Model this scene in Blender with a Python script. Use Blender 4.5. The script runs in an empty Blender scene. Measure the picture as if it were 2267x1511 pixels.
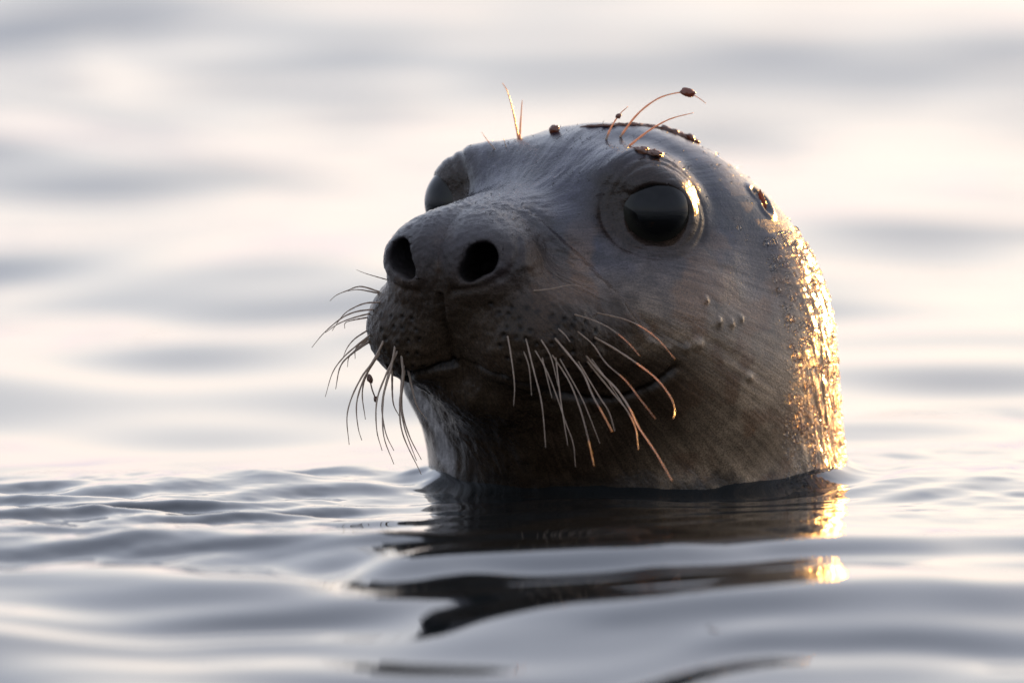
import bpy, math, random
import numpy as np
from mathutils import Vector

# ------------------------------------------------------------------ scene, camera, light
scene = bpy.context.scene
COL = scene.collection
R = math.radians
U = 0.0256                      # one working unit (metres): 100 px of the photograph at the seal
CAM = np.array([0.0, -10.0, 0.85])
AIM = np.array([0.0, 0.0, 0.078])
SENSOR = 36.0
LENS = 36.0 * np.linalg.norm(AIM - CAM) / (22.67 * U)

cd = bpy.data.cameras.new('camera')
cam = bpy.data.objects.new('camera', cd)
COL.objects.link(cam)
cam.location = CAM
cam.rotation_euler = Vector(AIM - CAM).to_track_quat('-Z', 'Y').to_euler()
cd.sensor_width = SENSOR
cd.lens = LENS
cd.clip_start = 0.1
cd.clip_end = 60000
cd.dof.use_dof = True
cd.dof.focus_distance = 9.90
cd.dof.aperture_fstop = 6.3
scene.camera = cam

SUN_EL, SUN_AZ = 5.0, 34.0      # azimuth measured from +Y (away from the camera) towards +X
VEIL, VEIL_COL = (0.56, 0.74), (2.65, 2.92, 3.75)
world = bpy.data.worlds.new('World')
scene.world = world
world.use_nodes = True
wn = world.node_tree
for n in list(wn.nodes):
    wn.nodes.remove(n)
sky = wn.nodes.new('ShaderNodeTexSky')
sky.sky_type = 'NISHITA'
sky.sun_disc = False
sky.sun_elevation = R(SUN_EL)
sky.sun_rotation = R(SUN_AZ)
sky.air_density = 1.0
sky.dust_density = 3.0
sky.ozone_density = 1.0
bgn = wn.nodes.new('ShaderNodeBackground')
bgn.inputs['Strength'].default_value = 0.058
won = wn.nodes.new('ShaderNodeOutputWorld')
# thin even cloud veil over the clear sky
tc = wn.nodes.new('ShaderNodeTexCoord')
cn = wn.nodes.new('ShaderNodeTexNoise')
cn.inputs['Scale'].default_value = 2.2
cn.inputs['Detail'].default_value = 4
cr = wn.nodes.new('ShaderNodeMapRange')
cr.inputs[1].default_value = 0.35; cr.inputs[2].default_value = 0.65
cr.inputs[3].default_value = VEIL[0]; cr.inputs[4].default_value = VEIL[1]
mixn = wn.nodes.new('ShaderNodeMix'); mixn.data_type = 'RGBA'
mixn.inputs[7].default_value = (*VEIL_COL, 1)
wn.links.new(tc.outputs['Generated'], cn.inputs['Vector'])
wn.links.new(cn.outputs['Fac'], cr.inputs[0])
wn.links.new(cr.outputs[0], mixn.inputs[0])
hsv = wn.nodes.new('ShaderNodeHueSaturation')
hsv.inputs['Saturation'].default_value = 0.8
wn.links.new(sky.outputs[0], hsv.inputs['Color'])
wn.links.new(hsv.outputs[0], mixn.inputs[6])
wn.links.new(mixn.outputs[2], bgn.inputs[0])
wn.links.new(bgn.outputs[0], won.inputs[0])

sl = bpy.data.lights.new('sun', 'SUN')
sl.energy = 5.0
sl.angle = R(0.6)
sl.color = (1.0, 0.47, 0.10)
so = bpy.data.objects.new('sun', sl)
COL.objects.link(so)
sd = Vector((math.sin(R(SUN_AZ)) * math.cos(R(SUN_EL)), math.cos(R(SUN_AZ)) * math.cos(R(SUN_EL)), math.sin(R(SUN_EL))))
so.rotation_euler = (-sd).to_track_quat('-Z', 'Y').to_euler()
so.location = sd * 50

vs = scene.view_settings
vs.view_transform = 'Standard'
vs.look = 'None'
vs.exposure = 2.86
vs.gamma = 1.0
vs.use_curve_mapping = False

rng = np.random.default_rng(7)
random.seed(7)

# ------------------------------------------------------------------ pixel rays (2267 x 1511 photograph)
_f = (AIM - CAM) / np.linalg.norm(AIM - CAM)
_r = np.cross(_f, [0, 0, 1.0]); _r /= np.linalg.norm(_r)
_u = np.cross(_r, _f)
K = SENSOR / LENS / 2267.0

def ray(px, py):
    d = _f + _r * (px - 1133.5) * K - _u * (py - 755.5) * K
    return d / np.linalg.norm(d)

def at_depth(px, py, yu):
    """point (working units) on the pixel's ray at depth yu"""
    d = ray(px, py)
    t = (yu * U - CAM[1]) / d[1]
    return (CAM + d * t) / U

# ------------------------------------------------------------------ numpy noise
def _hash(ix, iy, iz):
    h = (ix.astype(np.int64) * 374761393 + iy.astype(np.int64) * 668265263 + iz.astype(np.int64) * 2147483647) & 0xffffffff
    h = ((h ^ (h >> 13)) * 1274126177) & 0xffffffff
    h = h ^ (h >> 16)
    return (h & 0xffff).astype(np.float64) / 32767.5 - 1.0

def vnoise(p):
    i = np.floor(p).astype(np.int64)
    f = p - i
    w = f * f * f * (f * (f * 6 - 15) + 10)
    r = 0
    for dx in (0, 1):
        for dy in (0, 1):
            for dz in (0, 1):
                ww = (w[:, 0] if dx else 1 - w[:, 0]) * (w[:, 1] if dy else 1 - w[:, 1]) * (w[:, 2] if dz else 1 - w[:, 2])
                r = r + ww * _hash(i[:, 0] + dx, i[:, 1] + dy, i[:, 2] + dz)
    return r

def fbm(p, o=4):
    r, a = 0, 0.5
    for k in range(o):
        r = r + a * vnoise(p + 17.3 * k)
        p = p * 2.03
        a *= 0.5
    return r

def sstep(a, b, x):
    t = np.clip((x - a) / (b - a), 0, 1)
    return t * t * (3 - 2 * t)

# ------------------------------------------------------------------ the seal as a distance field
PSI = R(32)
CP, SP = math.cos(PSI), math.sin(PSI)
O = np.array([0.88, -2.96, 6.34])
AL = np.array([CP, -SP, 0]); AF = np.array([-SP, -CP, 0]); AU = np.array([0, 0, 1.0])

def H(a, b, c):
    return O + a * AL + b * AF + c * AU

def to_head(p):
    q = p - O
    return np.stack([q @ AL, q @ AF, q[:, 2]], 1)

def hdir(a, b, c):
    v = a * AL + b * AF + c * AU
    return v / np.linalg.norm(v)

def mirror(p):
    h = to_head(np.atleast_2d(p))[0]
    return H(-h[0], h[1], h[2])

def smin(a, b, k):
    h = np.clip(0.5 + 0.5 * (b - a) / k, 0, 1)
    return b + (a - b) * h - k * h * (1 - h)

def smax(a, b, k):
    return -smin(-a, -b, k)

def sph(p, c, r):
    return np.linalg.norm(p - c, axis=1) - r

def ell(p, c, r):
    q = p - c
    k0 = np.linalg.norm(q / r, axis=1)
    k1 = np.linalg.norm(q / (np.asarray(r) ** 2), axis=1) + 1e-9
    return k0 * (k0 - 1) / k1

def cone(p, a, b, ra, rb):
    a = np.asarray(a, float); b = np.asarray(b, float)
    ab = b - a
    t = np.clip(((p - a) @ ab) / (ab @ ab), 0, 1)
    return np.linalg.norm(p - a - t[:, None] * ab, axis=1) - (ra + (rb - ra) * t)

def rot_ell(q, c, r, ax):
    """ellipsoid with rotated axes ax (rows)"""
    m = np.asarray(ax)
    return ell((q - np.asarray(c)) @ m.T, np.zeros(3), r)

def poly_signed(p, pts, view):
    d = np.full(len(p), 1e9); s_ = np.ones(len(p))
    for a, b in zip(pts[:-1], pts[1:]):
        ab = b - a
        t = np.clip(((p - a) @ ab) / (ab @ ab + 1e-12), 0, 1)
        w = p - a - t[:, None] * ab
        l_ = np.linalg.norm(w, axis=1)
        c_ = np.cross(ab, w) @ view
        m = l_ < d
        d[m] = l_[m]; s_[m] = np.sign(c_[m])
    return d * s_

def poly_dist(p, pts):
    d = np.full(len(p), 1e9)
    for a, b in zip(pts[:-1], pts[1:]):
        ab = b - a
        t = np.clip(((p - a) @ ab) / (ab @ ab + 1e-12), 0, 1)
        d = np.minimum(d, np.linalg.norm(p - a - t[:, None] * ab, axis=1))
    return d

A3 = np.array
def base_sdf(p):
    h = to_head(p)
    # cranium and neck
    d = ell(p, A3([2.42, -1.2, 3.15]), A3([4.36, 3.05, 4.60]))
    nk = cone(p, [2.72, 0.1, 2.6], [2.86, 0.3, -4.5], 4.45, 4.95)
    d = smin(d, nk, 0.9)
    m = (h[:, 1] > -5.2) & (h[:, 2] < 3.0) & (h[:, 2] > -7.5)
    if m.any():
        d[m] = face_sdf(d[m], h[m])
    return d

def face_sdf(d, h):
    hs = h.copy(); hs[:, 0] = np.abs(hs[:, 0])
    # forehead and brows
    d = smin(d, ell(h, A3([0, -1.75, -0.65]), A3([3.2, 2.3, 2.0])), 1.1)
    d = smin(d, ell(hs, A3([1.85, -0.30, 0.02]), A3([1.12, 1.15, 1.2])), 0.75)
    # cheeks
    d = smin(d, ell(hs, A3([2.3, -0.55, -2.3]), A3([1.7, 2.2, 1.75])), 1.0)
    # snout and bridge
    d = smin(d, cone(h, [0, -0.3, -1.3], [0, 3.1, -1.5], 2.2, 1.5), 1.0)
    d = smin(d, ell(hs, A3([0.36, 2.3, -0.85]), A3([0.95, 2.3, 1.03])), 0.5)
    # nose pad
    d = smin(d, ell(hs, A3([0.76, 3.75, -1.08]), A3([1.08, 0.98, 0.90])), 0.5)
    # whisker pads
    d = smin(d, ell(hs, A3([1.24, 2.75, -2.62]), A3([1.55, 1.55, 1.36])), 0.6)
    d = smin(d, ell(hs, A3([1.85, 1.15, -2.65]), A3([1.42, 1.8, 1.2])), 0.55)
    # chin and lower jaw
    d = smin(d, ell(h, A3([0, 2.05, -3.95]), A3([1.5, 1.35, 0.78])), 0.5)
    d = smin(d, cone(hs, [0.35, 1.3, -3.85], [2.6, -2.0, -3.9], 1.0, 1.9), 0.9)
    d = smin(d, cone(hs, [0.1, 1.9, -3.25], [2.25, -0.6, -3.3], 0.85, 1.5), 1.2)
    d = smin(d, ell(h, A3([0, 0.3, -4.7]), A3([1.9, 1.6, 1.3])), 0.9)
    return d

def grad(fn, p, e=0.01):
    k = A3([[1, -1, -1], [-1, -1, 1], [-1, 1, -1], [1, 1, 1]], float)
    g = 0
    for kk in k:
        g = g + kk[None, :] * fn(p + kk * e)[:, None]
    return g / (4 * e)

def project(fn, p, it=3):
    for _ in range(it):
        d = fn(p)
        g = grad(fn, p)
        n2 = np.maximum((g * g).sum(1), 0.15)
        s = np.clip(d / n2, -0.25, 0.25)
        p = p - s[:, None] * g
    return p

def hit(px, py, fn=base_sdf):
    """march the pixel's ray onto the surface; None when it misses"""
    d = ray(px, py)
    t = 9.5
    for _ in range(160):
        p = (CAM + d * t) / U
        s = fn(p[None, :])[0]
        if s < 0.002:
            return p
        t += s * 0.7 * U
        if t > 10.6:
            return None
    return p

def hit_near(px, py, fn=base_sdf):
    """like hit, but a miss returns the surface point closest to the ray"""
    p = hit(px, py, fn)
    if p is not None:
        return p
    d = ray(px, py)
    ts = np.linspace(9.5, 10.4, 400)
    pts = (CAM + d[None, :] * ts[:, None]) / U
    s = fn(pts)
    return project(fn, pts[np.argmin(s)][None, :], 6)[0]

# --- features placed by the surface they sit on
eyeR = hit(1457, 463)
EOUT = hdir(0.66, 0.74, 0.10)
ER = 0.88
EC = eyeR - EOUT * 0.76
EOUT_M = mirror(O + EOUT) - O
EC_M = mirror(EC)

mouth_px = [(1003, 806), (1060, 815), (1120, 838), (1180, 858), (1240, 875), (1300, 884), (1350, 884), (1400, 872), (1450, 848), (1492, 815)]
mouth = [hit(*q) for q in mouth_px]
mouth_full = [mirror(q) for q in mouth[:0:-1]] + mouth
mouth_full = list(project(base_sdf, A3(mouth_full), 4))
phil = [hit(*q) for q in [(974, 655), (978, 690), (986, 725), (998, 765), (1006, 800)]]
nos_in = []
nosR = hit(1050, 578)
nhd = to_head(nosR[None, :])[0]
NC = A3([abs(nhd[0]), nhd[1], nhd[2]])
crease = [hit(*q) for q in [(1180, 475), (1235, 520), (1290, 570), (1345, 625), (1395, 685), (1440, 745)]]
alar = [[hit_near(*q) for q in l_] for l_ in ([(840, 606), (875, 634), (924, 647)], [(1002, 645), (1058, 638), (1114, 613), (1149, 571), (1149, 529)])]
crease_m = [mirror(q) for q in crease]
warts = [(1590, 712, .10), (1618, 716, .09), (1640, 706, .07), (1545, 762, .13), (1562, 664, .09), (1660, 835, .08), (1520, 770, .09),
         (1225, 690, .05), (1250, 700, .05), (1290, 690, .07), (1480, 770, .06)]
warts = [(hit(a, b), r) for a, b, r in warts]
follicles = []
for row in range(6):
    for k in range(9):
        fx = 1085 + 27 * k + 9 * (row % 2) + rng.uniform(-6, 6) + row * 6
        fy = 668 + 24 * row + 5.5 * k + rng.uniform(-5, 5)
        if rng.uniform() < 0.8: follicles.append(hit(fx, fy))
for row in range(5):
    for k in range(4):
        q = hit(842 + 24 * k + rng.uniform(-5, 5) + row * 5, 700 + 27 * row + rng.uniform(-5, 5))
        if q is not None:
            follicles.append(q)
ear = [hit(1672, 428), hit(1690, 440), hit(1696, 462)]

e_h = to_head(EC[None, :])[0]
eo_h = A3([EOUT @ AL, EOUT @ AF, EOUT[2]])
NAX = A3([[0.80, -0.30, 0.52], [0.30, 0.95, -0.02], [-0.49, 0.16, 0.86]])

def nostril(hs):
    return smin(rot_ell(hs, NC + A3([-0.14, -0.75, .02]), A3([0.40, 1.7, 0.37]), NAX),
                rot_ell(hs, NC + A3([-0.40, -0.75, -.24]), A3([0.27, 1.6, 0.24]), NAX), 0.15)

def seal_sdf(p):
    d = base_sdf(p)
    h = to_head(p)
    hs = h.copy(); hs[:, 0] = np.abs(hs[:, 0])
    # eyes: hollow towards the bridge, lids, opening
    near = np.linalg.norm(hs - e_h, axis=1) < 2.6
    if near.any():
        q = hs[near]
        dd = d[near]
        dd = smax(dd, -ell(q, e_h + eo_h * 0.95 + A3([-.58, .55, .15]), A3([.62, .70, .62])), 0.6)
        dd = smin(dd, np.linalg.norm(q - e_h, axis=1) - 0.91, 0.5)
        dd = smin(dd, ell(q, e_h + eo_h * 0.22 + A3([-.25, 0.2, 0.60]), A3([0.46, 0.43, 0.24])), 0.35)
        dd = smax(dd, -(np.linalg.norm((q - e_h - eo_h * 0.95 + A3([0, 0, 0.12])) / A3([1, 1, 0.86]), axis=1) - 0.77), 0.14)
        d[near] = dd
    m = (h[:, 1] > 1.8) & (h[:, 2] > -2.4)
    if m.any():
        d[m] = smax(d[m], -nostril(hs[m]), 0.14)
    return d

def detail(p, h):
    """height of the fine relief over the smooth body (units, outward)"""
    hs = h.copy(); hs[:, 0] = np.abs(hs[:, 0])
    o = np.zeros(len(p))
    # lid folds
    near = np.linalg.norm(hs - e_h, axis=1) < 2.2
    q = hs[near]
    w_ = np.linalg.norm(q - e_h - eo_h * 0.55, axis=1)
    up = sstep(-0.3, 0.3, q[:, 2] - e_h[2])
    o[near] += -0.022 * np.exp(-((w_ - 1.02) / 0.05) ** 2) - 0.032 * np.exp(-((w_ - 1.2) / 0.07) ** 2) + 0.018 * np.exp(-((w_ - 1.42) / 0.15) ** 2) * (0.3 + 0.7 * up)
    m = (h[:, 1] > -2.2) & (h[:, 2] > -5.2) & (h[:, 2] < 0.9)
    q = p[m]; hm = h[m]; oo = o[m]
    md = poly_dist(q, mouth_full)
    oo -= (0.08 + 0.07 * sstep(1.2, 2.6, hm[:, 1])) * np.exp(-(md / 0.085) ** 2) - 0.012 * np.exp(-((md - 0.22) / 0.11) ** 2)
    f_ = hm[:, 1] > 2.2
    oo[f_] -= 0.11 * np.exp(-(poly_dist(q[f_], phil) / 0.065) ** 2)
    for c in alar:
        oo[f_] -= 0.06 * np.exp(-(poly_dist(q[f_], c) / 0.10) ** 2)
    for c, sg, vw in ((crease, 1, -hdir(0.53, 0.848, 0)), (crease_m, -1, -hdir(-0.53, 0.848, 0))):
        sd_ = poly_signed(q, c, vw) * sg        # positive on the cheek side
        endw = np.exp(-np.maximum(0, np.linalg.norm(q - np.mean(c, axis=0), axis=1) - 1.5) ** 2 / 0.5)
        oo += endw * (0.055 * np.exp(-((sd_ - 0.13) / 0.12) ** 2) - 0.06 * np.exp(-((sd_ + 0.10) / 0.13) ** 2))
    f_ = (hm[:, 1] > -0.5) & (hm[:, 2] < -0.8)
    qf = q[f_]; of = oo[f_]
    for c in follicles:
        r2 = ((qf - c) ** 2).sum(1)
        of += 0.034 * np.exp(-r2 / 0.011) - 0.055 * np.exp(-r2 / 0.0025)
    oo[f_] = of
    o[m] = oo
    m = (p[:, 1] < 1) & (p[:, 0] > 0.2) & (p[:, 2] > 1.5)
    q = p[m]; oo = o[m]
    for c, r in warts:
        r2 = np.sqrt(((q - c) ** 2).sum(1))
        oo += r * 0.75 * np.exp(-(r2 / (r * 1.0)) ** 2)
    oo -= 0.07 * np.exp(-(poly_dist(q, ear) / 0.12) ** 2) - 0.05 * np.exp(-((poly_dist(q, ear) - 0.2) / 0.09) ** 2)
    o[m] = oo
    return o

def surface_nets(fn, lo, hi, s):
    xs = [np.arange(l, h_ + s, s) for l, h_ in zip(lo, hi)]
    n = [len(x) for x in xs]
    g = np.stack(np.meshgrid(*xs, indexing='ij'), -1).reshape(-1, 3)
    v = np.concatenate([fn(c) for c in np.array_split(g, max(1, len(g) // 200000))]).reshape(n)
    ins = v < 0
    c = np.zeros([k - 1 for k in n], int)
    for dx in (0, 1):
        for dy in (0, 1):
            for dz in (0, 1):
                c += ins[dx:n[0] - 1 + dx, dy:n[1] - 1 + dy, dz:n[2] - 1 + dz]
    act = (c > 0) & (c < 8)
    idx = np.full(act.shape, -1)
    ijk = np.argwhere(act)
    idx[act] = np.arange(len(ijk))
    verts = A3(lo) + (ijk + 0.5) * s
    quads = []
    for ax in range(3):
        o1, o2 = (ax + 1) % 3, (ax + 2) % 3
        sl0 = [slice(1, k - 1) for k in n]; sl1 = list(sl0)
        sl0[ax] = slice(0, n[ax] - 1); sl1[ax] = slice(1, n[ax])
        a, b = ins[tuple(sl0)], ins[tuple(sl1)]
        ed = np.argwhere(a != b)
        up = a[tuple(ed.T)]
        off = np.ones(3, int); off[ax] = 0
        ed = ed + off
        def ci(s1, s2):
            e2 = ed.copy(); e2[:, o1] += s1; e2[:, o2] += s2
            return idx[tuple(e2.T)]
        q = np.stack([ci(-1, -1), ci(0, -1), ci(0, 0), ci(-1, 0)], 1)
        q[~up] = q[~up][:, ::-1]
        quads.append(q)
    return verts, np.concatenate(quads)

def subdivide(v, q):
    n = len(v)
    e = np.concatenate([q[:, [i, (i + 1) % 4]] for i in range(4)])
    es = np.sort(e, 1)
    key = es[:, 0].astype(np.int64) * n + es[:, 1]
    uq, first, inv = np.unique(key, return_index=True, return_inverse=True)
    mid = v[es[first]].mean(1)
    fc = v[q].mean(1)
    m = len(q)
    em = [n + inv[i * m:(i + 1) * m] for i in range(4)]
    fi = n + len(uq) + np.arange(m)
    nq = [np.stack([q[:, i], em[i], fi, em[(i + 3) % 4]], 1) for i in range(4)]
    return np.concatenate([v, mid, fc]), np.concatenate(nq)

def make_mesh(name, v, f, smooth=True):
    me = bpy.data.meshes.new(name)
    v = np.asarray(v, np.float32); f = np.asarray(f, np.int32)
    k = f.shape[1]
    me.vertices.add(len(v)); me.vertices.foreach_set('co', v.ravel())
    me.loops.add(f.size); me.loops.foreach_set('vertex_index', f.ravel())
    me.polygons.add(len(f))
    me.polygons.foreach_set('loop_start', np.arange(0, f.size, k, dtype=np.int32))
    me.polygons.foreach_set('loop_total', np.full(len(f), k, np.int32))
    me.update(calc_edges=True)
    if smooth:
        me.polygons.foreach_set('use_smooth', np.ones(len(f), bool))
    me.validate()
    return me

def link(name, me, mat=None, parent=None):
    o = bpy.data.objects.new(name, me)
    COL.objects.link(o)
    if mat: me.materials.append(mat)
    o.parent = parent
    return o

def tag(o, label=None, cat=None, group=None, kind=None):
    if label: o['label'] = label
    if cat: o['category'] = cat
    if group: o['group'] = group
    if kind: o['kind'] = kind
    return o

# ------------------------------------------------------------------ materials
def new_mat(name):
    m = bpy.data.materials.new(name)
    m.use_nodes = True
    nt = m.node_tree
    b = nt.nodes['Principled BSDF']
    return m, nt, b

def N(nt, t, **kw):
    n = nt.nodes.new(t)
    for k, v in kw.items():
        setattr(n, k, v)
    return n

# pelt
m_pelt, nt, b = new_mat('wet_pelt')
att = N(nt, 'ShaderNodeAttribute', attribute_name='pelt')
flow = N(nt, 'ShaderNodeAttribute', attribute_name='flow')
wet = N(nt, 'ShaderNodeAttribute', attribute_name='wet')
nz = N(nt, 'ShaderNodeTexNoise'); nz.inputs['Scale'].default_value = 1.0; nz.inputs['Detail'].default_value = 5
nz.inputs['Roughness'].default_value = 0.65
nt.links.new(flow.outputs['Vector'], nz.inputs['Vector'])
mr = N(nt, 'ShaderNodeMapRange'); mr.inputs[1].default_value = 0.3; mr.inputs[2].default_value = 0.7
mr.inputs[3].default_value = 0.62; mr.inputs[4].default_value = 1.38
nt.links.new(nz.outputs['Fac'], mr.inputs[0])
tcf = N(nt, 'ShaderNodeTexCoord')
nfc = N(nt, 'ShaderNodeTexNoise'); nfc.inputs['Scale'].default_value = 1100; nfc.inputs['Detail'].default_value = 2
nt.links.new(tcf.outputs['Object'], nfc.inputs['Vector'])
mr2 = N(nt, 'ShaderNodeMapRange'); mr2.inputs[1].default_value = 0.3; mr2.inputs[2].default_value = 0.7
mr2.inputs[3].default_value = 0.6; mr2.inputs[4].default_value = 1.4
nt.links.new(nfc.outputs['Fac'], mr2.inputs[0])
mm = N(nt, 'ShaderNodeMath', operation='MULTIPLY')
nt.links.new(mr.outputs[0], mm.inputs[0]); nt.links.new(mr2.outputs[0], mm.inputs[1])
mul = N(nt, 'ShaderNodeVectorMath', operation='SCALE')
nt.links.new(att.outputs['Color'], mul.inputs[0]); nt.links.new(mm.outputs[0], mul.inputs['Scale'])
nt.links.new(mul.outputs[0], b.inputs['Base Color'])
bp = N(nt, 'ShaderNodeBump'); bp.inputs['Strength'].default_value = 0.4; bp.inputs['Distance'].default_value = 0.0012
tco = N(nt, 'ShaderNodeTexCoord')
nf = N(nt, 'ShaderNodeTexNoise'); nf.inputs['Scale'].default_value = 620; nf.inputs['Detail'].default_value = 3
nt.links.new(tco.outputs['Object'], nf.inputs['Vector'])
ad = N(nt, 'ShaderNodeMath', operation='MULTIPLY_ADD'); ad.inputs[1].default_value = 0.45
nt.links.new(nf.outputs['Fac'], ad.inputs[0]); nt.links.new(nz.outputs['Fac'], ad.inputs[2])
nt.links.new(ad.outputs[0], bp.inputs['Height'])
nt.links.new(bp.outputs[0], b.inputs['Normal'])
b.inputs['Roughness'].default_value = 0.42
nt.links.new(wet.outputs['Fac'], b.inputs['Roughness'])
b.inputs['IOR'].default_value = 1.48
sp_at = N(nt, 'ShaderNodeAttribute', attribute_name='sheen_level')
nt.links.new(sp_at.outputs['Fac'], b.inputs['Specular IOR Level'])

m_eye, nt, b = new_mat('dark_eye')
gz = N(nt, 'ShaderNodeAttribute', attribute_name='gaze')
er = N(nt, 'ShaderNodeValToRGB')
el_ = er.color_ramp.elements
el_[0].position = 0.30; el_[0].color = (0.030, 0.034, 0.027, 1)
el_[1].position = 0.80; el_[1].color = (0.003, 0.003, 0.003, 1)
e_mid = el_.new(0.62); e_mid.color = (0.016, 0.015, 0.011, 1)
nt.links.new(gz.outputs['Fac'], er.inputs[0]); nt.links.new(er.outputs[0], b.inputs['Base Color'])
b.inputs['Roughness'].default_value = 0.06
b.inputs['IOR'].default_value = 1.29

m_whisk, nt, b = new_mat('whisker_hair')
b.inputs['Base Color'].default_value = (0.30, 0.23, 0.17, 1)
b.inputs['Roughness'].default_value = 0.3
b.inputs['Subsurface Weight'].default_value = 0.0
tr = N(nt, 'ShaderNodeBsdfTranslucent'); tr.inputs['Color'].default_value = (0.80, 0.56, 0.36, 1)
mx = N(nt, 'ShaderNodeMixShader'); mx.inputs[0].default_value = 0.28
nt.links.new(b.outputs[0], mx.inputs[1]); nt.links.new(tr.outputs[0], mx.inputs[2])
nt.links.new(mx.outputs[0], nt.nodes['Material Output'].inputs['Surface'])

m_hair, nt, b = new_mat('dark_hair')
b.inputs['Base Color'].default_value = (0.05, 0.045, 0.045, 1)
b.inputs['Roughness'].default_value = 0.35

m_water, nt, b = new_mat('sea_water')
b.inputs['Base Color'].default_value = (0.008, 0.009, 0.009, 1)
b.inputs['Roughness'].default_value = 0.02
b.inputs['IOR'].default_value = 1.333

# ------------------------------------------------------------------ water
SEED = 30
def sea_height(x, y, dist=None):
    """height in metres at world x, y"""
    r = np.random.default_rng(SEED)
    z = np.zeros_like(x)
    calm = 0.3 + 0.7 * sstep(0.3, 1.6, np.hypot(x, y + 0.1))
    for k in range(46):
        lam = 0.16 * (2.6 / 0.16) ** r.uniform(0, 1)
        ang = r.normal(0, 0.95) + 0.12
        st = 0.0145 * r.uniform(0.5, 1.3) * (0.75 if lam < 0.35 else 1.0)
        kk = 2 * math.pi / lam
        w = st / kk * np.sin(kk * (x * math.sin(ang) + y * math.cos(ang)) + r.uniform(0, 6.28))
        z += w * calm if lam > 0.7 else w
    for k in range(16):                                  # crossing ripples that break the crests
        lam = r.uniform(0.16, 0.5)
        ang = r.choice([-1, 1]) * r.uniform(0.75, 1.35)
        kk = 2 * math.pi / lam
        z += 0.0125 / kk * np.sin(kk * (x * math.sin(ang) + y * math.cos(ang)) + r.uniform(0, 6.28)) * (0.45 + 0.55 * sstep(0.3, 1.2, np.hypot(x, y)))
    # slack mound pushed up in front of the throat, and the outer ring it sends off
    z += 0.006 * np.exp(-((x - 0.03) / 0.062) ** 2 - ((y + 0.17) / 0.085) ** 2)
    # back of a long low swell sloping down towards the camera
    t = np.clip(-y - 0.5, 0, 1.9)
    z -= 0.084 * t * t / (t + 0.22) * (1 - sstep(2.6, 7.0, -y))
    # short ripples running out towards the shore
    nn = fbm(np.stack([x * 5.1, y * 3.7, 0 * x], 1), 3)
    n4 = fbm(np.stack([x * 6.3 + 9, y * 3.1, 0 * x], 1), 2)
    env = sstep(-0.34, -0.46, y) * np.clip(0.75 + 1.6 * n4, 0.1, 1.6) * sstep(0.9, 0.5, np.abs(x))
    z += 0.0012 * sstep(-0.30, -0.42, y) * sstep(-1.1, -0.8, y) * np.sin(2 * math.pi / 0.115 * (y - 0.35 * x + 0.10 * n4)) * np.clip(0.5 + 2 * nn, 0, 1.3)
    z += 0.0046 * (1 - 0.8 * sstep(-0.55, -0.85, y)) * env * np.sin(2 * math.pi / 0.29 * (y + 0.50 - 0.5 * (x - 0.05) ** 2 + 0.08 * x + 0.13 * nn))
    return z

SEA0 = 0.0
SEA0 = float(sea_height(A3([0.13]), A3([-0.12]))[0]) + 0.0005
xs = np.concatenate([-np.geomspace(6, 1.1, 24)[:-1], np.linspace(-1.1, -0.42, 60)[:-1], np.linspace(-0.42, 0.42, 300)[:-1], np.linspace(0.42, 1.1, 60)[:-1], np.geomspace(1.1, 6, 24)])
ys = np.concatenate([np.linspace(-10.6, -3.0, 150)[:-1], np.linspace(-3.0, -0.9, 200)[:-1], np.linspace(-0.9, 0.3, 420)[:-1], np.linspace(0.3, 2.0, 180)[:-1], np.linspace(2.0, 12, 420)[:-1], np.linspace(12, 40, 200)])
gx, gy = np.meshgrid(xs, ys, indexing='ij')
px_, py_ = gx.ravel(), gy.ravel()
pz_ = sea_height(px_, py_) - SEA0
fade = 1 - sstep(4.0, 6.0, np.abs(px_)) ; fade *= 1 - sstep(30, 40, py_)
fade *= sstep(-10.6, -9.5, py_)
nearm = (np.abs(px_) < 0.45) & (np.abs(py_) < 1.0)
wp = np.stack([px_, py_, pz_], 1)[nearm] / U
dsea = np.concatenate([base_sdf(c) for c in np.array_split(wp, 8)]) * U
add = np.zeros(len(wp))
dd_ = np.maximum(dsea, 0)
add += 0.0045 * np.exp(-dd_ / 0.007)
add += 0.0012 * np.cos(dd_ * 2 * math.pi / 0.045) * np.exp(-dd_ / 0.08)
add += 0.004 * np.exp(-dd_ / 0.03) * fbm(np.stack([px_[nearm] * 30, py_[nearm] * 30, 0 * px_[nearm]], 1), 2)
wx, wy = px_[nearm], py_[nearm]
q3 = np.stack([wx * 30 + 2.5 * wy, wy * 17 + 3 * wx, np.zeros_like(wx)], 1)
warp = fbm(q3 * 0.35 + 3, 2)
rip = sstep(0.02, -0.10, wx) * sstep(-0.70, -0.35, wy) * sstep(0.12, 0.0, wy) * (0.55 + 0.9 * fbm(q3 * 0.25 + 60, 2))
add += rip * (0.0030 * fbm(q3, 4) + 0.0021 * np.sin(wy * 62 + wx * 14 + 5.0 * warp) + 0.0011 * np.sin(wy * 120 - wx * 40 + 7.0 * warp))
rip2 = sstep(0.12, 0.25, wx) * sstep(-0.5, -0.2, wy) * sstep(0.35, 0.15, wy)
add += rip2 * 0.0022 * fbm(q3 * 0.8 + 40, 3)
pz_ = pz_ * fade
pz_[nearm] += add
nx_, ny_ = len(xs), len(ys)
ii = np.arange(nx_ * ny_).reshape(nx_, ny_)
wf = np.stack([ii[:-1, :-1].ravel(), ii[1:, :-1].ravel(), ii[1:, 1:].ravel(), ii[:-1, 1:].ravel()], 1)
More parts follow.
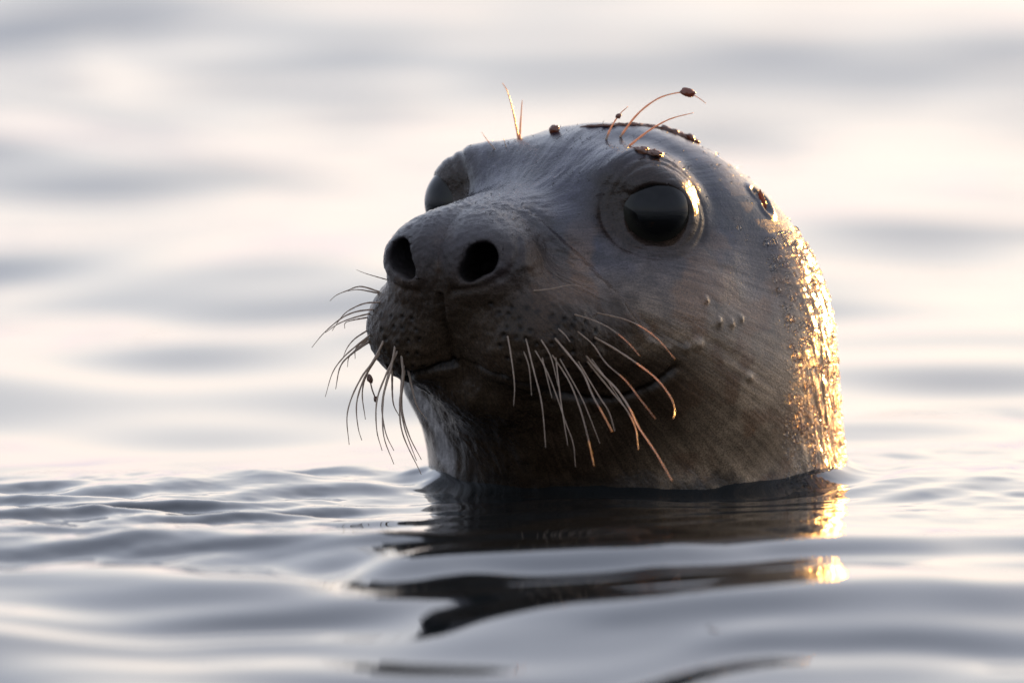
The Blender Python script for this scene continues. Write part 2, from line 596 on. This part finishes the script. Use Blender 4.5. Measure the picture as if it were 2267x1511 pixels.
# outer sheet to the horizon, joined to the rim of the fine sheet
ring = np.concatenate([ii[:, 0], ii[-1, 1:], ii[-2::-1, -1], ii[0, -2:0:-1]])
wv = np.stack([px_, py_, pz_], 1)
prev = ring
extra, ef = [], []
base_n = len(wv)
cen = A3([0.0, 15.0, 0.0])
for sc_ in (3, 12, 60, 400, 2500):
    pts = cen + (wv[ring] - cen) * A3([sc_ * (1 if sc_ < 10 else 4), sc_, 0])
    cur = base_n + np.arange(len(ring)); base_n += len(ring)
    extra.append(pts)
    ef.append(np.stack([prev, cur, np.roll(cur, -1), np.roll(prev, -1)], 1))
    prev = cur
wv = np.concatenate([wv] + extra); wf = np.concatenate([wf] + ef)
sea = link('sea_water', make_mesh('sea_water', wv, wf), m_water)
tag(sea, kind='structure')

# ------------------------------------------------------------------ seal
v, q = surface_nets(seal_sdf, (-4.6, -8.8, -4.0), (8.2, 6.0, 8.6), 0.15)
v = project(seal_sdf, v, 3)
v, q = subdivide(v, q)
v = project(seal_sdf, v, 1)
v, q = subdivide(v, q)
v = np.concatenate([project(seal_sdf, c, 1) for c in np.array_split(v, 6)])
nrm = np.concatenate([grad(seal_sdf, c, 0.03) for c in np.array_split(v, 6)])
nrm /= np.linalg.norm(nrm, axis=1)[:, None] + 1e-9
hh = to_head(v)
ha = np.abs(hh[:, 0])
# fur flow: away from the nose on the head, downwards on the neck
nose = A3([0, 4.2, -0.6])
rel = hh - nose
rr = np.linalg.norm(rel, axis=1)
dirn = rel / (rr[:, None] + 1e-6)
flow_head = np.concatenate([dirn * 60, ], 1) + (rr * 2.0)[:, None] * A3([1, .7, .4])
wneck = sstep(1.5, 4.0, v[:, 0] - 1.4) * sstep(7.0, 5.0, v[:, 2])
cx = v - A3([2.7, 0, 0])
clump_c = np.stack([np.arctan2(cx[:, 0], -cx[:, 1]) * 16 + v[:, 2] * 1.2, v[:, 2] * 1.6, np.zeros(len(v))], 1)
wet_sun_side = sstep(0.75, 1.25, np.arctan2(cx[:, 0], -cx[:, 1])) * sstep(6.0, 4.6, v[:, 2])
disp = wet_sun_side * (0.042 * fbm(clump_c * A3([1.3, 1.2, 1]), 4) + 0.026 * fbm(clump_c * A3([3.1, 2.0, 1]) + 9, 3))
disp += 0.024 * fbm(flow_head * 0.16, 3)
disp += 0.02 * fbm(v * 1.1, 3)
disp += detail(v, hh)
nz_ = sstep(2.2, 3.4, hh[:, 1])
pz2 = sstep(0.3, 1.6, hh[:, 1]) * sstep(-1.2, -2.0, hh[:, 2])
disp += pz2 * 0.030 * fbm(v * 4.2 + 3, 3)
disp += nz_ * (0.020 * fbm(v * 5.0, 3) + 0.010 * fbm(v * A3([9, 9, 16]), 2))
disp += 0.034 * fbm(flow_head * 0.36 + 5, 3) * sstep(7.5, 3.0, np.abs(hh[:, 1] - 1.0) * 2)
v2 = v + nrm * disp[:, None]
seal_me = make_mesh('body', v2 * U, q)
# colours of the coat, with some shade and rim light painted in
n1 = fbm(v * 0.9 + 3.1, 4); n2 = fbm(v * 2.7 + 8.0, 4); n3 = fbm(flow_head * 0.12 + 2.0, 3)
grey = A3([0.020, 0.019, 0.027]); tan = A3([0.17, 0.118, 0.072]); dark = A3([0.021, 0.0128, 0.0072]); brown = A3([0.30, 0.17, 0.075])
low = sstep(6.2, 2.5, v[:, 2] + 0.9 * n1)
col = grey + (tan - grey) * low[:, None]
col = col * np.clip(1 + 0.55 * n1 + 0.5 * n2 + 0.5 * n3, 0.35, 2)[:, None]
blot = sstep(0.0, 0.3, fbm(v * 1.3 + 31.0, 4)) * sstep(6.6, 4.6, v[:, 2]) * 0.7
col = col + (A3([0.125, 0.070, 0.038]) - col) * blot[:, None]
muz = sstep(0.2, 2.4, hh[:, 1] + 0.7 * n1) * sstep(-0.5, -1.7, hh[:, 2] + 0.4 * n2 + 0.25 * ha)
top = sstep(1.6, 3.4, hh[:, 1]) * 0.6
jaw = sstep(-2.6, -3.4, hh[:, 2]) * sstep(-2.6, 0.2, hh[:, 1] - 0.25 * ha + 0.5 * n1)  # jaw and throat underside: dark brown coat deepened to paint in shade
mk = np.clip(np.maximum(np.maximum(muz * 0.9, jaw * 0.95), top), 0, 1)
ridge = sstep(-0.75, -0.2, hh[:, 2])
spec = (0.42 - 0.28 * mk + 0.3 * wet_sun_side) * (1 - ridge) + 0.5 * ridge
col = col + (dark - col) * mk[:, None]
mk = wet_sun_side * sstep(-0.25, 0.1, n1) * 0.8
col = col + (brown - col) * mk[:, None]  # warm brown painted on the sunward side to deepen the gold rim light
e = to_head(EC[None, :])[0]
de = np.linalg.norm(np.stack([ha, hh[:, 1], hh[:, 2]], 1) - e - eo_h * 0.4, axis=1)
mk = sstep(1.7, 1.0, de + 0.2 * n2) * 0.8
col = col + (dark - col) * mk[:, None]
spec = spec * (1 - 0.6 * mk)
mk = np.exp(-(((hh[:, 1] - 0.9) / 0.7) ** 2 + ((ha - 2.0) / 0.5) ** 2 + ((hh[:, 2] - 0.2) / 0.7) ** 2)) * 0.6  # hollow beside the bridge darkened, its shade painted into the coat
col = col + (dark - col) * mk[:, None]
hs_ = np.stack([ha, hh[:, 1], hh[:, 2]], 1)
mk = sstep(0.10, -0.05, nostril(hs_)) * (hh[:, 1] > 1.5)
mk0 = mk
col = col + (A3([0.003, 0.002, 0.002]) - col) * mk[:, None]  # nostril insides painted near black to stand in for deep shade
fmask = np.zeros(len(v))
f_ = (hh[:, 1] > -0.5) & (hh[:, 2] < -0.6)
qf = v[f_]
for c in follicles:
    fmask[f_] = np.maximum(fmask[f_], np.exp(-((qf - c) ** 2).sum(1) / 0.005))
col = col * (1 - 0.75 * fmask)[:, None]
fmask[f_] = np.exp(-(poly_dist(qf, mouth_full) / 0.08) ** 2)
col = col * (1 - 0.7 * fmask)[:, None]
# pale fur on the throat, with sky rim light painted in
tm = [hit_near(*q_) for q_ in [(935, 890), (965, 935), (985, 985), (990, 1030)]]
pale = sstep(0.55, 0.15, poly_dist(v, tm) + 0.35 * n2) 
col = col + (A3([0.30, 0.28, 0.27]) - col) * (0.75 * pale)[:, None]
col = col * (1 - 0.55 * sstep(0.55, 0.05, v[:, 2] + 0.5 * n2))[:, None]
col = np.clip(col, 0.002, 0.5)
nmask = mk0
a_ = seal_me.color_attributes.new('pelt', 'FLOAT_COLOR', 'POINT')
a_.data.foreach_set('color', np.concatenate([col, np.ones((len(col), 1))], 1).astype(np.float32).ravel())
flow_neck = np.stack([np.arctan2(cx[:, 0], -cx[:, 1]) * 60, v[:, 2] * 6, np.zeros(len(v))], 1)
fl = flow_head + (flow_neck - flow_head) * (v[:, 2] < -50)[:, None]
a_ = seal_me.attributes.new('flow', 'FLOAT_VECTOR', 'POINT')
a_.data.foreach_set('vector', fl.astype(np.float32).ravel())
rough = 0.235 - 0.05 * wet_sun_side - 0.08 * sstep(5.0, 6.8, v[:, 2]) + 0.08 * n2
rough = rough - 0.09 * sstep(-0.8, -0.2, hh[:, 2]) * sstep(0.5, 2.0, hh[:, 1])
rough = rough + (0.95 - rough) * nmask
a_ = seal_me.attributes.new('wet', 'FLOAT', 'POINT')
a_.data.foreach_set('value', rough.astype(np.float32))

a_ = seal_me.attributes.new('sheen_level', 'FLOAT', 'POINT')
a_.data.foreach_set('value', spec.astype(np.float32))

seal = bpy.data.objects.new('seal', None)
COL.objects.link(seal)
tag(seal, 'wet grey seal raising its whiskered head out of calm water', 'seal')
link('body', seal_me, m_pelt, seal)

def uv_sphere(c, r, nu=48, nv=32):
    th = np.linspace(0, math.pi, nv); ph = np.linspace(0, 2 * math.pi, nu, endpoint=False)
    T, P = np.meshgrid(th, ph, indexing='ij')
    v = np.stack([np.sin(T) * np.cos(P), np.sin(T) * np.sin(P), np.cos(T)], -1).reshape(-1, 3) * r + c
    i = np.arange(nu * nv).reshape(nv, nu)
    f = np.stack([i[:-1].ravel(), i[1:].ravel(), np.roll(i[1:], -1, 1).ravel(), np.roll(i[:-1], -1, 1).ravel()], 1)
    return v, f

for c, od in ((EC + EOUT * 0.09, EOUT), (EC_M + EOUT_M * 0.09, EOUT_M)):
    ev, ef_ = uv_sphere(c * U, ER * U)
    em_ = make_mesh('eye', ev, ef_)
    g_ = em_.attributes.new('gaze', 'FLOAT', 'POINT')
    g_.data.foreach_set('value', np.clip((ev / U - c) @ od / ER, 0, 1).astype(np.float32))
    link('eye', em_, m_eye, seal)

# ------------------------------------------------------------------ whiskers
def tube(pts, radii, n=7):
    pts = np.asarray(pts)
    t = np.gradient(pts, axis=0); t /= np.linalg.norm(t, axis=1)[:, None] + 1e-9
    up = A3([0.13, 0.9, 0.3])
    s1 = np.cross(t, up); s1 /= np.linalg.norm(s1, axis=1)[:, None] + 1e-9
    s2 = np.cross(t, s1)
    a = np.linspace(0, 2 * math.pi, n, endpoint=False)
    ring = s1[:, None, :] * np.cos(a)[None, :, None] + s2[:, None, :] * np.sin(a)[None, :, None]
    vv = (pts[:, None, :] + ring * np.asarray(radii)[:, None, None]).reshape(-1, 3)
    i = np.arange(len(pts) * n).reshape(len(pts), n)
    ff = np.stack([i[:-1].ravel(), np.roll(i[:-1], -1, 1).ravel(), np.roll(i[1:], -1, 1).ravel(), i[1:].ravel()], 1)
    return vv, ff

def spline(pts, n=26):
    pts = np.asarray(pts, float)
    P = np.concatenate([[2 * pts[0] - pts[1]], pts, [2 * pts[-1] - pts[-2]]])
    L = np.concatenate([[0], np.cumsum(np.linalg.norm(np.diff(pts, axis=0), axis=1))])
    out = []
    for u in np.linspace(0, L[-1], n):
        k = min(np.searchsorted(L, u, side='right') - 1, len(pts) - 2)
        t = (u - L[k]) / (L[k + 1] - L[k] + 1e-9)
        p0, p1, p2, p3 = P[k:k + 4]
        out.append(0.5 * ((2 * p1) + (p2 - p0) * t + (2 * p0 - 5 * p1 + 4 * p2 - p3) * t * t + (3 * p1 - p0 - 3 * p2 + p3) * t ** 3))
    return A3(out)

def whisker_path(px, fwd=0.25, gap=0.10):
    root = hit_near(*px[0], fn=seal_sdf)
    pts = [root]
    y, last = root[1], np.array(px[0], float)
    for q in px[1:]:
        y -= fwd * np.linalg.norm(np.array(q) - last) / 100
        last = np.array(q, float)
        s_ = hit(*q, fn=seal_sdf)
        yy = y if s_ is None else min(y, s_[1] - gap)
        y = min(y, yy)
        pts.append(at_depth(*q, yy))
    r0 = pts[1] - pts[0]
    pts[0] = pts[0] - 0.06 * r0 / np.linalg.norm(r0)
    return spline(pts)

def whisker(name, px, r=0.028, fwd=0.25, beads=True):
    p = whisker_path(px, fwd)
    n = len(p)
    u = np.linspace(0, 1, n)
    rad = r * (1 - 0.72 * u ** 1.3)
    if beads:
        rad = rad * (1 + 0.10 * np.sin(np.linspace(0, 1, n) * 40 + r * 900))
    vv, ff = tube(p, rad)
    return link(name, make_mesh(name, vv * U, ff), m_whisk, seal), p

LEFT = [[(837, 618), (812, 606), (789, 597)], [(832, 640), (799, 634), (769, 643), (745, 653), (730, 666)], [(832, 645), (796, 641), (769, 644)],
        [(839, 669), (809, 671), (779, 683), (758, 699), (735, 732)], [(827, 685), (796, 688), (766, 698), (740, 716), (713, 741), (690, 769)],
        [(818, 694), (783, 703), (750, 716), (720, 736)], [(800, 700), (768, 712), (763, 727)], [(812, 732), (786, 749), (769, 769), (759, 792)],
        [(818, 742), (789, 765), (759, 792), (736, 825), (720, 878)], [(812, 749), (789, 769), (786, 794)], [(812, 752), (776, 785), (769, 812)],
        [(815, 757), (776, 785), (753, 812), (743, 861)], [(849, 755), (826, 799), (802, 832), (779, 878), (768, 924), (773, 984)],
        [(845, 765), (819, 812), (799, 855), (789, 898), (793, 947), (801, 974)], [(840, 782), (812, 828), (802, 871), (809, 928)],
        [(879, 779), (852, 835), (834, 888), (834, 951), (846, 997)], [(875, 765), (865, 818), (849, 878), (849, 961), (872, 1027)],
        [(868, 800), (850, 868), (846, 911), (855, 961), (872, 997)], [(868, 820), (870, 888), (884, 921)],
        [(889, 789), (892, 838), (885, 895), (892, 961), (933, 1050)], [(894, 805), (887, 878), (895, 944), (922, 1019)],
        [(896, 815), (889, 895), (905, 961), (933, 1017)], [(905, 825), (922, 895), (945, 928)]]
RIGHT = [[(1325, 693), (1381, 706), (1421, 724), (1457, 751), (1494, 794)], [(1272, 696), (1312, 708), (1351, 727), (1388, 756), (1416, 787)],
         [(1315, 746), (1358, 770), (1414, 807), (1457, 842), (1487, 883), (1494, 911), (1490, 926)],
         [(1279, 734), (1312, 762), (1342, 804), (1385, 842), (1421, 888), (1451, 926)],
         [(1299, 790), (1332, 828), (1365, 861), (1394, 904), (1413, 944), (1451, 1000), (1487, 1062)],
         [(1300, 800), (1358, 871), (1388, 908), (1408, 951), (1413, 994)], [(1229, 749), (1265, 792), (1292, 828), (1312, 875), (1332, 911), (1355, 954)],
         [(1280, 800), (1325, 875), (1348, 911), (1361, 954)], [(1222, 785), (1259, 842), (1282, 898), (1299, 957), (1315, 1030)],
         [(1240, 795), (1285, 875), (1305, 921), (1328, 981)], [(1184, 774), (1209, 818), (1232, 875), (1252, 934), (1269, 981), (1274, 1033)],
         [(1196, 749), (1219, 789), (1236, 855)], [(1165, 752), (1183, 825), (1196, 875), (1203, 924), (1208, 990)], [(1160, 779), (1171, 812), (1177, 875)],
         [(1123, 739), (1131, 785), (1139, 851), (1137, 898)], [(1200, 790), (1222, 881)], [(1184, 643), (1222, 639), (1259, 631), (1299, 635)],
         [(1237, 729), (1250, 740), (1262, 756)], [(1230, 790), (1242, 890), (1257, 985)], [(1310, 795), (1350, 850), (1400, 930), (1411, 975)]]
THICK = {2: .030, 4: .032, 5: .024, 6: .026, 7: .027, 0: .021, 1: .021}
for k, w_ in enumerate(LEFT):
    whisker('whisker', w_, 0.027 if k > 10 else (0.021 if k else 0.014), 0.12)
for k, w_ in enumerate(RIGHT):
    whisker('whisker', w_, rng.uniform(0.6, 0.85) * THICK.get(k, 0.021), 1.25 if k < 9 else 0.5)
BROW = [[(1147, 300), (1136, 247), (1123, 202), (1112, 184)], [(1150, 300), (1153, 265), (1156, 222)], [(1342, 308), (1352, 284), (1371, 254), (1390, 236)],
        [(1374, 302), (1403, 262), (1434, 233), (1469, 213), (1516, 204), (1542, 214), (1563, 229)], [(1394, 322), (1431, 293), (1469, 270), (1497, 259), (1535, 250)],
        [(1120, 325), (1115, 306)], [(1095, 330), (1080, 312), (1066, 292)]]
paths = []
for k, w_ in enumerate(BROW):
    o_, p_ = whisker('eyebrow_whisker', w_, 0.026 if k < 5 else 0.014, 0.02)
    paths.append(p_)

# ------------------------------------------------------------------ bits of weed and water drops
m_weed, nt, b = new_mat('brown_weed')
tcw = N(nt, 'ShaderNodeTexCoord')
nw = N(nt, 'ShaderNodeTexNoise'); nw.inputs['Scale'].default_value = 900; nw.inputs['Detail'].default_value = 3
rw = N(nt, 'ShaderNodeValToRGB')
rw.color_ramp.elements[0].color = (0.05, 0.022, 0.014, 1); rw.color_ramp.elements[1].color = (0.13, 0.055, 0.026, 1)
nt.links.new(tcw.outputs['Object'], nw.inputs['Vector']); nt.links.new(nw.outputs['Fac'], rw.inputs[0])
nt.links.new(rw.outputs[0], b.inputs['Base Color'])
b.inputs['Roughness'].default_value = 0.25
tw = N(nt, 'ShaderNodeBsdfTranslucent'); tw.inputs['Color'].default_value = (0.60, 0.24, 0.07, 1)
mw = N(nt, 'ShaderNodeMixShader'); mw.inputs[0].default_value = 0.14
nt.links.new(b.outputs[0], mw.inputs[1]); nt.links.new(tw.outputs[0], mw.inputs[2])
nt.links.new(mw.outputs[0], nt.nodes['Material Output'].inputs['Surface'])

def lump(c, ax, seed, rough=0.25, nu=28, nv=18):
    """an uneven pebble-like lump; ax = three axis vectors (units)"""
    vv, ff = uv_sphere(np.zeros(3), 1.0, nu, nv)
    k = 1 + rough * fbm(vv * 1.9 + seed * 7.7, 3)
    vv = (vv * k[:, None]) @ np.asarray(ax) + c
    return vv, ff

def surf_frame(px, py):
    p = hit_near(px, py, fn=seal_sdf)
    n_ = grad(seal_sdf, p[None, :], 0.05)[0]; n_ /= np.linalg.norm(n_)
    t1 = np.cross(n_, [0, 1.0, 0.2]); t1 /= np.linalg.norm(t1)
    return p, n_, t1, np.cross(n_, t1)

def weed(name, parts, label, cat='seaweed'):
    V, F, k = [], [], 0
    for vv, ff in parts:
        V.append(vv); F.append(ff + k); k += len(vv)
    V = np.concatenate(V); F = np.concatenate(F)
    c = V.mean(0)
    o = link(name, make_mesh(name, (V - c) * U, F), m_weed)
    o.location = c * U
    return tag(o, label, cat)

# the long strip along the crown
cp = [hit_near(*q_, fn=seal_sdf) for q_ in [(1285, 284), (1340, 281), (1400, 279), (1455, 280), (1505, 283), (1548, 291)]]
sp_ = spline([c + A3([0, 0.1, 0.02]) for c in cp], 40)
bits = []
for k in range(15):
    u_ = k / 14
    i_ = int(2 + u_ * 36)
    d_ = sp_[i_ + 1] - sp_[i_ - 1]; d_ /= np.linalg.norm(d_)
    r_ = (0.025 + 0.06 * u_) * rng.uniform(0.75, 1.3)
    bits.append(lump(sp_[i_] + A3([0, rng.uniform(-.08, .08), rng.uniform(-.015, .015)]), [d_ * rng.uniform(0.13, 0.22), A3([0, 1, 0]) * r_ * 1.8, A3([0, 0, 1]) * r_], 40 + k, 0.7, 16, 12))
weed('seaweed_strip', bits, 'long dark brown strip of seaweed lying along the crown of the seal')
p, n_, t1, t2 = surf_frame(1432, 337)
cl = [lump(p + n_ * 0.01, [t1 * 0.30, t2 * 0.16, n_ * 0.05], 3, 0.7)]
for k in range(9):
    a_, b_, r_ = rng.uniform(-0.27, 0.27), rng.uniform(-0.12, 0.12), rng.uniform(0.03, 0.085)
    cl.append(lump(p + t1 * a_ + t2 * b_ + n_ * 0.03, [t1 * r_ * 1.6, t2 * r_, n_ * r_ * 0.9], 20 + k, 0.7, 16, 12))
weed('seaweed_clump', cl,
     'rusty orange clump of seaweed stuck above the eye below the strip')
p, n_, t1, t2 = surf_frame(1229, 292)
weed('seaweed_bead', [lump(p + n_ * 0.06, [t1 * 0.12, t2 * 0.10, n_ * 0.10], 8, 0.4)], 'small amber bead of seaweed perched on the top of the forehead')
def on_path(pth, i, ax, seed, name, label, extra=()):
    return weed(name, [lump(pth[i], ax, seed, 0.45)] + list(extra), label)
tip = spline([paths[3][-4], paths[3][-3] + A3([0, 0, -.02]), paths[3][-1]], 8)
k_ = 20
d_ = paths[3][k_ + 1] - paths[3][k_ - 1]; d_ /= np.linalg.norm(d_)
on_path(paths[3], k_, [d_ * 0.165, np.cross(d_, [0, 1, 0]) * 0.10, A3([0, 0.09, 0])], 2, 'seaweed_scrap', 'dark brown scrap of weed hanging from the tip of a long curved brow whisker')
on_path(paths[2], 17, [A3([0.06, 0, .02]), A3([-.02, 0, 0.05]), A3([0, 0.05, 0])], 4, 'weed_speck', 'tiny dark speck caught on a thin brow whisker over the crown')
wp_ = whisker_path(LEFT[13], 0.12)
a1, a2 = at_depth(819, 838, wp_[8][1]), at_depth(832, 883, wp_[12][1])
st = spline([a1, (a1 + a2) / 2 + A3([-.02, 0, 0]), a2], 8)
weed('weed_thread', [lump(a1, [A3([.06, 0, .02]), A3([-.03, 0, .10]), A3([0, .06, 0])], 6, 0.5), lump(a2, [A3([.05, 0, 0]), A3([0, 0, .06]), A3([0, .05, 0])], 9, 0.5), tube(st, np.full(8, .016))],
     'knotted thread of dark weed tangled in the whiskers beside the chin')
p, n_, t1, t2 = surf_frame(1686, 446)
weed('weed_flake', [lump(p + n_ * 0.03, [t1 * 0.07, A3([0.05, 0, -0.24]), n_ * 0.06], 11, 0.5)], 'narrow rusty flake of weed hanging below the ear hole')

m_drop, nt, b = new_mat('water_drop')
b.inputs['Base Color'].default_value = (1, 1, 1, 1)
b.inputs['Roughness'].default_value = 0.0
b.inputs['IOR'].default_value = 1.333
b.inputs['Transmission Weight'].default_value = 1.0
V, F, k = [], [], 0
ang_ = np.arctan2(cx[:, 0], -cx[:, 1])
pick = np.where((v[:, 2] > 0.1) & (ang_ > 0.78) & (ang_ < 2.0) & (v[:, 2] < 5.6))[0]
r_ = np.random.default_rng(5)
pick = r_.choice(pick, 1300, replace=False)
near_rim = np.where((v[:, 2] > 5.5) & (v[:, 2] < 7.6) & (ang_ > 0.5) & (ang_ < 1.7) & (v[:, 0] > 4))[0]
pick = np.concatenate([pick, r_.choice(near_rim, 25, replace=False)])
for i in pick:
    r0 = 0.022 + 0.045 * r_.random() ** 2.5
    n_ = nrm[i]
    t1 = np.cross(n_, [0, 0, 1.0]); t1 /= np.linalg.norm(t1) + 1e-9
    t2 = np.cross(n_, t1)
    vv, ff = uv_sphere(np.zeros(3), 1.0, 10, 7)
    vv = vv @ A3([t1 * r0, t2 * r0 * (1 + 0.9 * r_.random() ** 2), n_ * r0 * 0.8]) + v2[i] + n_ * r0 * 0.15
    V.append(vv); F.append(ff + k); k += len(vv)
drops = link('water_drops', make_mesh('water_drops', np.concatenate(V) * U, np.concatenate(F)), m_drop)
tag(drops, 'clear water beads clinging to the back of the seal neck', 'water drops', kind='stuff')

# short wet hair standing up on the brows and crown
sel = np.where((v[:, 2] > 5.6) & (v[:, 1] < 1.0) & (nrm[:, 2] > 0.1) & (de > 1.15))[0]
sel = rng.choice(sel, 450, replace=False)
V, F, k = [], [], 0
back = -AF
for i in sel:
    L = rng.uniform(0.04, 0.10)
    t_ = back - nrm[i] * (back @ nrm[i]) + rng.normal(0, 0.25, 3)
    d_ = t_ * 0.9 + nrm[i] * rng.uniform(0.15, 0.8); d_ /= np.linalg.norm(d_)
    p0 = v2[i] - nrm[i] * 0.01
    vv, ff = tube(A3([p0, p0 + d_ * L * 0.55, p0 + d_ * L + nrm[i] * -0.01]), [0.010, 0.007, 0.0015], 3)
    V.append(vv); F.append(ff + k); k += len(vv)
hair = link('fur_hairs', make_mesh('fur_hairs', np.concatenate(V) * U, np.concatenate(F)), m_hair, seal)
hair['kind'] = 'stuff'
